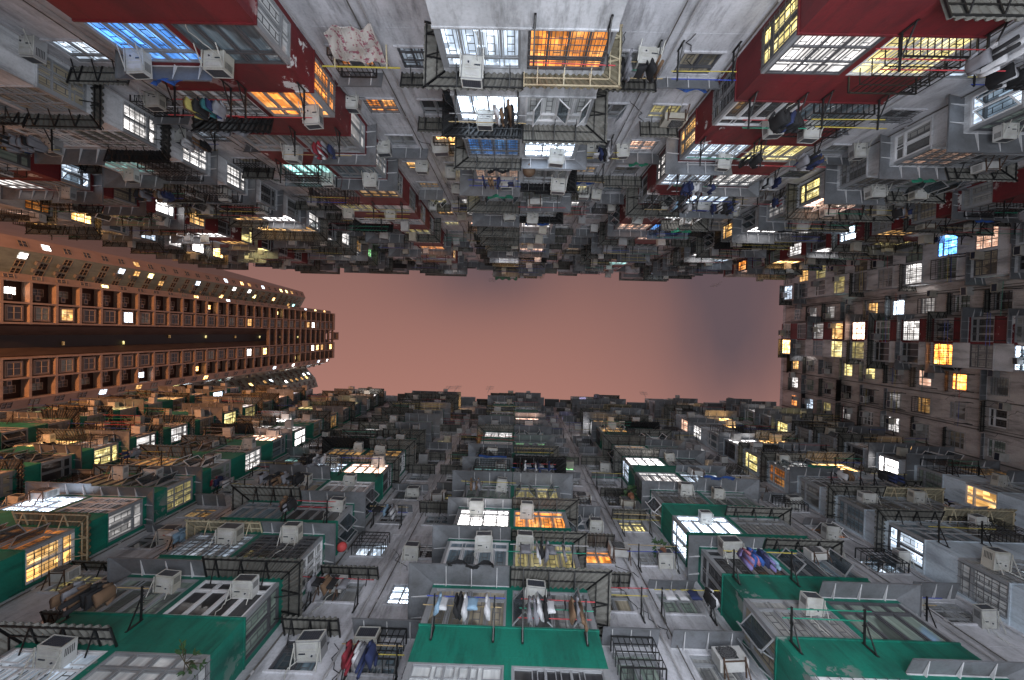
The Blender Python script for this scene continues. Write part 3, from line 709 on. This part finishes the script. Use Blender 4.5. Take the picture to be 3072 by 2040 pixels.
# ------------------------------------------------------------------ window cages and tarpaulins
def cage_mb(w, h, o):
    q = MB(); x0, x1 = -w/2, w/2
    for z in (0, h): 
        q.beam((x0, -o, z), (x1, -o, z), .035, 'black_steel'); q.beam((x0, 0, z), (x0, -o, z), .035, 'black_steel'); q.beam((x1, 0, z), (x1, -o, z), .035, 'black_steel')
    n = int(w/.16)
    for k in range(n+1): q.beam((x0+w*k/n, -o, 0), (x0+w*k/n, -o, h), .02, 'black_steel'); q.beam((x0+w*k/n, -o, 0), (x0+w*k/n, 0, 0), .018, 'black_steel')
    for k in range(1, 4): q.beam((x0, -o, h*k/4), (x1, -o, h*k/4), .022, 'black_steel')
    for s in (x0, x1):
        for k in range(1, 4): q.beam((s, 0, h*k/4), (s, -o, h*k/4), .02, 'black_steel')
    return q
kr = random.Random(77); seen_c = {}
cw = sorted([w for w in WIN if w['key'][1] in ('L', 'R', 'W')], key=lambda w: w['M'].translation.z)
nc = 0
for w in cw:
    f = w['f']; p_ = .30 if f['id'] == 'E' else .13
    if w['bay'] and w['key'][2] in (0, 1) and w['key'][3] < 2: continue
    if kr.random() > p_ or w['M'].translation.z-ZC > 45 or nc > 150: continue
    nc += 1; tag = ('c', w['key'][1], str(w['key'][2]))
    half = {'L': 'left' if f['sx'] > 0 else 'right', 'R': 'right' if f['sx'] > 0 else 'left'}.get(w['key'][1], '')
    if f['id'] == 'E': half = {'L': 'lower', 'R': 'upper'}.get(w['key'][1], '')
    if w['bay']: lab = f"{f['name']} {stackname(f, w['key'][2])}, {half} half, {w['bay']['st']} storey in view"
    elif f['id'] == 'E': lab = f"right facade, {['fourth','third','second','first'][int(w['key'][2][1])]} window line down, {storey(f, ('w', w['key'][2]), w['key'][3])} storey in"
    else:
        bb, qq = w['key'][2].rsplit('_', 1); lab = f"{f['name']} {stackname(f, int(bb), True)}, {'left' if (qq == '0') == (f['sx'] > 0) else 'right'} window, {storey(f, ('w', (int(bb), int(qq))), w['key'][3])} storey in view"
    o_ = kr.choice((.3, .45)); ww = round(w['w']*(.98 if w['bay'] is None else .9), 2)
    o = obj('window_cage', cmesh(('window_cage', ww, round(w['h'], 2), o_), lambda: cage_mb(ww, round(w['h'], 2), o_)), None, w['M'] @ T((0, -.035, 0)), label='black bar cage, '+lab, category='window cage', group='bar cages over courtyard windows')
nt_ = 0
for a in AWN:
    if nt_ >= 26 or kr.random() > .16 or size_of(a['M'], a['w']) < 70: continue
    nt_ += 1; mt = kr.choice(('netting', 'cloth_bright blue', 'cloth_grey', 'cloth_black', 'cloth_brown')); q = MB(); nx = 9; W_ = a['w']*kr.uniform(.35, .7); x_0 = kr.uniform(-.2, .2)-W_/2
    def tp(i, k): u = i/nx; return (x_0+W_*u, -.04-a['O']*.95*k/3*(1+.06*math.sin(9*u)) - (.10 if k == 3 else 0), .06-.17*k/3+.03*math.sin(u*14+k)+.02 - (.28*(.6+.4*math.sin(u*11+nt_)) if k == 3 else 0))
    for i_ in range(nx):
        for k in range(3): q.slab((tp(i_, k), tp(i_+1, k), tp(i_+1, k+1), tp(i_, k+1)), .01, mt)
    cn_ = {'netting': 'green', 'cloth_bright blue': 'blue'}.get(mt, mt.replace('cloth_', ''))
    obj('tarpaulin', q.mesh('tarpaulin'), None, a['M'], label=f"{cn_} crumpled sheet on awning, {a['lab']}", category='tarpaulin', group='sheets thrown over the awnings')
# ------------------------------------------------------------------ ground
g = MB(); g.poly(((-400, -400, 0), (400, -400, 0), (400, 400, 0), (-400, 400, 0)), 'ground'); obj('ground', g.mesh('ground'), None, None, kind='structure')
# ------------------------------------------------------------------ tower beyond the open end
tw = thing('tower_block', 'tall brown tiled tower with grid facade and dark central slot at left of sky', 'tower', T((-64, 2, 0)))
TH = 130+ZC; inv = T((64, -2, 0))
prof = [(-112, -22, 'tower_plain'), (-70.4, -11.7, 'tower_plain'), (-69.5, -9.8, 'tower_grey'), (-71.4, -6.2, 'tower_grey'), (-61.2, -5.7, 'tower_tile'), (-61, -4.9, 'tower_brick'),
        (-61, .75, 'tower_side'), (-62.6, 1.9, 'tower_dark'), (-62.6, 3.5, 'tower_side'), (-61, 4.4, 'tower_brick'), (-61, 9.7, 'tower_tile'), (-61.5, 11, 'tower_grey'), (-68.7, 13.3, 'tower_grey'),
        (-65.8, 16.4, 'tower_grey'), (-64.8, 19.3, 'tower_grey'), (-112, 30, 'tower_plain')]
mb = MB(); n = len(prof)
for k in range(n):
    (xa, ya, _), (xb, yb, _) = prof[k], prof[(k+1) % n]
    mt = prof[k][2] if k else 'tower_plain'
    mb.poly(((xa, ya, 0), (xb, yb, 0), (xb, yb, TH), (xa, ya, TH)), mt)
mb.poly([(x, y, TH) for x, y, _ in prof], 'tower_grey')
obj('wall', mb.mesh('wall'), tw, inv)
fl = [48.5+2.8*k+ZC for k in range(-2, 30)]
rb = MB()
for a_, c_ in ((-4.9, .5), (4.5, 9.7)):
    for z in fl: rb.box(-60.999, -59.95, a_, c_, z-.14, z+.14, 'tower_tile')
    rb.box(-60.999, -59.9, a_, c_, TH-.6, TH+.6, 'tower_tile')
for y in (-4.9, -2.2, .25, 4.5, 6.95, 9.5): rb.box(-60.998, -59.93, y, y+.22, fl[0], TH+.3, 'tower_tile')
obj('facade_grid', rb.mesh('facade_grid'), tw, inv)
lb = MB()
for z in (-0.0,):
    pass
for k, z in enumerate(fl):
    if z > 96: obj('cross_beam', cmesh(('cross_beam',), lambda: (lambda g: (g.box(-60.6, -60.0, .5, 4.5, -.22, .22, 'tower_tile'), g)[1])(MB())), tw, inv @ T((0, 0, z)))
for k, z in enumerate(fl[:26]):
    if k % 3 == 1: obj('ceiling_glow', cmesh(('ceiling_glow', k % 2), lambda: (lambda g: (g.box(-62.55, -62.3, 0, .5, 0, .12, 'lit_Y2' if k % 2 else 'lit_H1'), g)[1])(MB())), tw, inv @ T((0, 2.0+(k*37 % 10)/10, z)))  # glowing strips stand in for glimpses of lit ceiling in the slot
g = MB(); g.box(-61.5, -59.6, 1.2, 3.8, TH+2.4, TH+2.8, 'tower_tile'); g.box(-61.4, -61, 1.2, 1.5, TH, TH+2.4, 'tower_tile'); g.box(-61.4, -61, 3.5, 3.8, TH, TH+2.4, 'tower_tile'); g.box(-60, -59.6, 1.2, 1.5, TH, TH+2.4, 'tower_tile'); g.box(-60, -59.6, 3.5, 3.8, TH, TH+2.4, 'tower_tile')
obj('roof_frame', g.mesh('roof_frame'), tw, inv)
def twin_mb(w, h):
    q = MB(); q.mi('beige_frame'); q.mi('pane_dark')
    q.poly(((-w/2, 0, 0), (w/2, 0, 0), (w/2, 0, h), (-w/2, 0, h)), 'pane_dark')
    for x in (-w/2, -w*.05, w/2-.05): q.box(x, x+.05, -.05, -.002, 0, h, 'beige_frame')
    for z in (0, h*.45, h-.05): q.box(-w/2, w/2, -.06, -.004, z, z+.05, 'beige_frame')
    return q
def tbay_mb():
    q = MB(); q.box(-.95, .95, -.8, 0, .35, 2.1, 'tower_tile'); q.box(.55, .75, -.3, 0, 2.1, 2.66, 'tower_tile'); return q
def tac_mb():
    q = MB(); q.box(-.35, .35, -.5, 0, 0, .5, 'tower_tile'); q.box(-.2, .2, -.52, -.501, .1, .4, 'ac_coil'); return q
tr = random.Random(4); tws = []; small_ac = MB(); boxes = MB()
FR = T((-61, 0, 0)) @ Rz(90)     # local x -> world +Y
for z in fl[:-1]:
    for (yc, kind) in ((-3.5, 's'), (-.85, 'b'), (5.9, 'b'), (8.4, 's')):
        if kind == 'b':
            boxes.add(cached(('tbay',), tbay_mb), FR @ T((yc, 0, z+.14)))
            tws.append((FR @ T((yc, -.803, z+.14+.5)), 1.55, 1.4, tr.random()))
        else:
            tws.append((FR @ T((yc, -.01, z+.14+.75)), .95, 1.2, tr.random()))
            small_ac.add(cached(('tac',), tac_mb), FR @ T((yc+(.7 if yc < 0 else -.8), 0, z+.9)))
obj('window_box', boxes.mesh('window_box'), tw, inv, kind='stuff')
for (p, q, cols, lp) in (((-70.4, -11.7), (-69.5, -9.8), (.5,), .2), ((-69.5, -9.8), (-71.4, -6.2), (.2, .5, .8), .13), ((-61.2, -5.7), (-61, -4.9), (.5,), .1), ((-61, 9.7), (-61.5, 11), (.5,), .3),
                         ((-61.5, 11), (-68.7, 13.3), (.15, .4), .3), ((-68.7, 13.3), (-65.8, 16.4), (.2, .5, .8), .25), ((-65.8, 16.4), (-64.8, 19.3), (.35, .75), .1)):
    d = Vector((q[0]-p[0], q[1]-p[1], 0)); ang = math.degrees(math.atan2(d.y, d.x)); L_ = d.length
    B = T((p[0], p[1], 0)) @ Rz(ang)
    # outward normal must face the eye
    for z in fl[:-1]:
        for c in cols:
            tws.append((B @ T((c*L_, -.01, z+.9)), min(1.0, L_*.6), 1.1, tr.random()*.999 if tr.random() > lp*.45 else -tr.random()))
            if L_ > 2.5 and tr.random() < .6: small_ac.add(cached(('tac2',), lambda: (lambda q: (q.box(-.28, .28, -.4, 0, 0, .4, 'ac_grey'), q)[1])(MB())), B @ T((c*L_+.75, 0, z+.3)))
obj('air_conditioner_box', small_ac.mesh('air_conditioner_box'), tw, inv, kind='stuff')
def tmat(rr):
    if rr < 0: return 'lit_'+'BCBWBY'[int(-rr*600) % 6]+'3'
    k = rr*100
    return 'lit_Y3' if k < 3 else 'lit_H3' if k < 5 else 'lit_W3' if k < 7 else 'lit_B3' if k < 9 else 'lit_H2' if k < 13 else 'pane_green' if k < 30 else 'pane_dark'
def key_(t):
    p = t[0].translation; return -(t[1]*t[2])/(p.z) - (.02 if tmat(t[3])[:3] == 'lit' else 0)
tws = [t for t in tws if seen(t[0].translation, 20)]
tws.sort(key=key_)
rest = MB()
for k, (M, w, h, rr) in enumerate(tws):
    if k < 100:
        o = obj('window', cmesh(('twin', round(w, 2), round(h, 2)), lambda: twin_mb(w, h)), tw, inv @ M)
        o.material_slots[1].link = 'OBJECT'; o.material_slots[1].material = MATS[tmat(rr)]
    else:
        q = twin_mb(w, h); q.names[1] = tmat(rr); rest.add(q, inv @ M)
if rest.f: obj('window', rest.mesh('window'), tw, None, kind='stuff')
# ------------------------------------------------------------------ roof-top and odd things
def tagged(name, mb_, label, cat, M=None, smooth=False, group=None):
    o = obj(name, mb_.mesh(name, smooth), None, M, label=label, category=cat)
    if group: o['group'] = group
    return o
hr = random.Random(9)
# rooftop huts
def hut(f, x, w, h, out, label):
    t = thing('rooftop_hut', label, 'hut', f['M'] @ T((x, 0, f['roof']+.26)), 'rooftop huts along the roof lines')
    q = MB(); q.box(-w/2, w/2, -out, 2.2, 0, h, 'zinc'); q.box(-w/2-.15, w/2+.15, -out-.2, 2.4, h, h+.08, 'corrugated'); obj('wall', q.mesh('wall'), t)
    q = MB(); q.box(-w/4, w/4, -out-.03, -out-.002, h*.35, h*.8, 'pane_dark'); q.box(-w/4-.05, w/4+.05, -out-.05, -out-.031, h*.8, h*.8+.05, 'alu'); obj('window', q.mesh('window'), t)
for f, lst in ((S, ((-20.5, 5.2, 1.2, .5), (-11.2, 5, .9, .9), (.3, 4.6, .9, 1.2), (11.2, 5.5, .9, .8), (22.5, 4.5, .9, .6), (29.8, 3.2, .9, .7))),
               (NN, ((-16.5, 6, 1.6, 1.3), (-6.5, 2.2, 1.2, .9), (0, 4.7, 1.5, 1.33), (9.6, 5.2, 1.5, 1.3), (17.2, 5, 1.6, 1.2), (26.5, 5, 1.7, 1.4), (38, 4, 1.2, 1.2)))):
    srt = sorted(lst, key=lambda q: q[0]*f['sx'])
    for i_, (x, w, h, o_) in enumerate(srt):
        hut(f, x, w, h, o_, f"grey sheet metal rooftop hut on the {f['name']}, {ORD[i_+1]} from the left")
# bamboo scaffold with green net at the middle of the upper roof line
t = thing('scaffold', 'bamboo scaffold with green netting at the middle of the upper roof line', 'scaffold', NN['M'] @ T((0, -.62, NN['roof']-2.3)))
q = MB()
for x in (-2.9, -2.0, -1.0, 0, 1.0, 2.0, 2.9):
    q.beam((x, -.9, 0), (x+hr.uniform(-.1, .1), -.9, 4.4+hr.uniform(-.4, 1.1)), .06, 'pole_bamboo', 6)
for z in (.3, 1.3, 2.3, 3.3): q.beam((-3.3, -.93, z), (3.3, -.93, z+hr.uniform(-.1, .1)), .05, 'pole_bamboo', 6)
for x in (-2.9, 0, 2.9): q.beam((x, .0, 2), (x, -1.3, 2.1), .05, 'pole_bamboo', 6)
obj('frame', q.mesh('frame'), t)
q = MB(); nx = 16
for i_ in range(nx):
    xa, xb = .1+2.9*i_/nx, .1+2.9*(i_+1)/nx
    ya, yb = -1.0-.12*math.sin(i_*1.3), -1.0-.12*math.sin((i_+1)*1.3)
    q.slab(((xa, ya, 1.7), (xb, yb, 1.7), (xb, yb-.15, 4.1+.12*math.sin(i_+1)), (xa, ya-.15, 4.1+.12*math.sin(i_))), .01, 'netting')
obj('net', q.mesh('net'), t)
# aerials
for i_, (f, x, h) in enumerate(((S, -3.6, 3.4), (S, -9.0, 2.2), (S, -8.0, 2.8), (NN, 3.3, 3.0), (S, 17, 2.0), (NN, -26, 2.2))):
    q = MB(); q.beam((0, 0, 0), (.2, -.5, h), .05, 'pole_steel', 6)
    for z in (.5, .66, .82, .94): q.beam((.2*z-.5, -.5*z, h*z), (.2*z+.5, -.5*z, h*z), .03, 'pole_steel', 6)
    where = 'near its middle' if abs(x) < 5 else ['','well left of the middle','left of the middle','','towards the right end','towards the right end'][i_]
    tagged('antenna', q, f"thin {'tall' if h > 2.5 else 'short'} aerial leaning over the {f['name']} roof line {where}", 'antenna', f['M'] @ T((x, -1.5, f['roof']-.1)), group='aerials on the roof lines')
# flowered quilt airing on the upper facade
q = MB(); nx, nz = 22, 14
def qp(i, k):
    u, v = i/nx-.5, k/nz
    return (1.9*u*(1-.12*v), -.55+.35*v+.07*math.sin(u*17+v*3)+.05*math.sin(v*9+u*5), -1.35*v*(1+.1*math.sin(u*9)))
for i_ in range(nx):
    for k in range(nz): q.slab((qp(i_, k), qp(i_+1, k), qp(i_+1, k+1), qp(i_, k+1)), .04, 'quilt')
tagged('quilt', q, 'pale flowered quilt airing beside the red bay at the top of the picture', 'quilt', NN['M'] @ T((5.0, -.25, 12.3+ZC)) @ Matrix.Diagonal((.85, .7, .75, 1)))
q = MB(); q.beam((-1.2, -.6, .04), (1.2, -.6, .02), .05, 'pole_yellow', 8); q.beam((-.8, 0, -.1), (-.8, -.65, .02), .04, 'cream_steel'); q.beam((.8, 0, -.1), (.8, -.65, .02), .04, 'cream_steel')
tagged('drying_pole', q, 'yellow pole on cream arms that carries the flowered quilt', 'pole', NN['M'] @ T((5.0, -.2, 12.31+ZC)))
# wicker bucket, red lantern, plants
def lathe(prof_, mat, n=18):
    q = MB(); q.loft([[(r_*math.cos(2*math.pi*k/n), r_*math.sin(2*math.pi*k/n), z) for k in range(n)] for r_, z in prof_], mat); return q
tagged('basket', lathe(((.12, 0), (.22, .04), (.27, .2), (.28, .36), (.24, .37), (.2, .2)), 'wicker'), 'round brown basket hanging before a white lit window of the upper middle bay', 'basket', NN['M'] @ T((-.35, -1.75, 17.2+ZC)), True)
tagged('lantern', lathe(((.05, 0), (.14, .04), (.19, .14), (.19, .22), (.14, .31), (.05, .35)), 'lantern_red'), 'round red lantern hanging beside a green bay of the lower facade', 'lantern', S['M'] @ T((-6.7, -.75, 15.4+ZC)), True)
def plant(M, label, n=16, sz=.3, seed=1, pot=True):
    r = random.Random(seed); t = thing('potted_plant', label, 'plant', M)
    st, lf = MB(), MB()
    for k in range(n):
        an = r.uniform(0, 6.28); el = r.uniform(.1, 1.2); L_ = sz*r.uniform(1.2, 2.4)
        e = Vector((math.cos(an)*math.cos(el), math.sin(an)*math.cos(el), math.sin(el)))*L_
        st.beam((0, 0, 0), e, .012, 'stem')
        for q_ in range(5):
            a2 = an+r.uniform(-1.2, 1.2); d = Vector((math.cos(a2), math.sin(a2), r.uniform(-.5, .3))).normalized()*sz*.8; s_ = d.cross(Vector((0, 0, 1))).normalized()*sz*.14
            b_ = e*r.uniform(.6, 1); lf.slab((b_, b_+d*.5+s_, b_+d, b_+d*.5-s_), .004, 'leaf')
    obj('stems', st.mesh('stems'), t); obj('leaves', lf.mesh('leaves'), t)
    if pot: obj('pot', lathe(((.11, -.26), (.15, -.02), (.17, -.02), (.17, .03), (.13, .03)), 'terracotta').mesh('pot'), t)
plant(S['M'] @ T((-7.3, -1.75, 8.8+ZC)), 'small dark leafy plant at the bottom edge before the left green bay', 9, .2, 3, False)
plant(S['M'] @ T((6.3, -.55, 16.4+ZC)), 'leafy pot plant in the recess right of the middle, lower facade', 20, .24, 5)
plant(S['M'] @ T((6.6, -.55, 22.1+ZC)), 'higher leafy pot plant in the recess right of the middle, lower facade', 22, .26, 8)
# ------------------------------------------------------------------ sky
W = bpy.data.worlds.new('World'); SC.world = W; W.use_nodes = True; nt = W.node_tree; bg = nt.nodes['Background']
tc = nt.nodes.new('ShaderNodeTexCoord'); sp = nt.nodes.new('ShaderNodeSeparateXYZ'); nt.links.new(tc.outputs['Generated'], sp.inputs[0])
zz = mth(nt, 'MAXIMUM', sp.outputs[2], .05)
px = mth(nt, 'DIVIDE', sp.outputs[0], zz); py = mth(nt, 'DIVIDE', sp.outputs[1], zz)
cn = nt.nodes.new('ShaderNodeCombineXYZ'); nt.links.new(px, cn.inputs[0]); nt.links.new(py, cn.inputs[1])
nz = noise(nt, cn.outputs[0], 2.6, (1.3, .5, 1), 5, .5); nz2 = noise(nt, cn.outputs[0], .9, (1, 1, 1), 3)
def blob(cx, cy, sx, sy, amp):
    dx = mth(nt, 'DIVIDE', mth(nt, 'SUBTRACT', px, cx), sx); dy = mth(nt, 'DIVIDE', mth(nt, 'SUBTRACT', py, cy), sy)
    e = mth(nt, 'ADD', mth(nt, 'MULTIPLY', dx, dx), mth(nt, 'MULTIPLY', dy, dy))
    return mth(nt, 'MULTIPLY', mth(nt, 'POWER', 2.718, mth(nt, 'MULTIPLY', e, -1)), amp)
base = mixc(nt, mth(nt, 'MULTIPLY_ADD', py, 2.2, .5), (.25, .130, .115), (.43, .205, .165))
n0 = base
cl = mth(nt, 'ADD', mth(nt, 'ADD', blob(.54, .0, .14, .18, .38), blob(.64, -.08, .36, .34, .62)), mth(nt, 'ADD', blob(-.10, -.17, .18, .11, .85), blob(.46, -.25, .35, .12, .45)))
cl = mth(nt, 'MULTIPLY', cl, mth(nt, 'MULTIPLY_ADD', nz, 1.3, .35))
nn = nt.nodes.new('ShaderNodeClamp'); nt.links.new(cl, nn.inputs[0])
c = mixc(nt, nn.outputs[0], n0, (.130, .090, .102))
nt.links.new(c, bg.inputs[0]); bg.inputs[1].default_value = 1.0
# ------------------------------------------------------------------ light
def lamp(name, typ, M, energy, col, **kw):
    d = bpy.data.lights.new(name, typ); d.energy = energy; d.color = col
    for k, v in kw.items(): setattr(d, k, v)
    o = bpy.data.objects.new(name, d); COL.objects.link(o); o.matrix_world = M; return o
lamp('cool_fill', 'SUN', Matrix.Identity(4), .45, (.62, .84, 1), angle=R(110))  # added wide cool fill from overhead, offsets the pink of the sky
for x, e in ((-1, 2000), (6, 2400), (15, 600)):
    lamp('courtyard_lamp', 'AREA', T((x, 0, .6)) @ Rx(180), e, (.88, .93, 1), shape='RECTANGLE', size=5, size_y=9)
lamp('street_lamp', 'POINT', T((-50, -12.5, 6)), 95000, (1, .40, .15), shadow_soft_size=.6)
vs = SC.view_settings; vs.view_transform = 'Standard'; vs.look = 'None'; vs.exposure = 0; vs.gamma = 1
SC.cycles.use_denoising = True; SC.cycles.max_bounces = 6; SC.cycles.diffuse_bounces = 3; SC.cycles.sample_clamp_indirect = 4
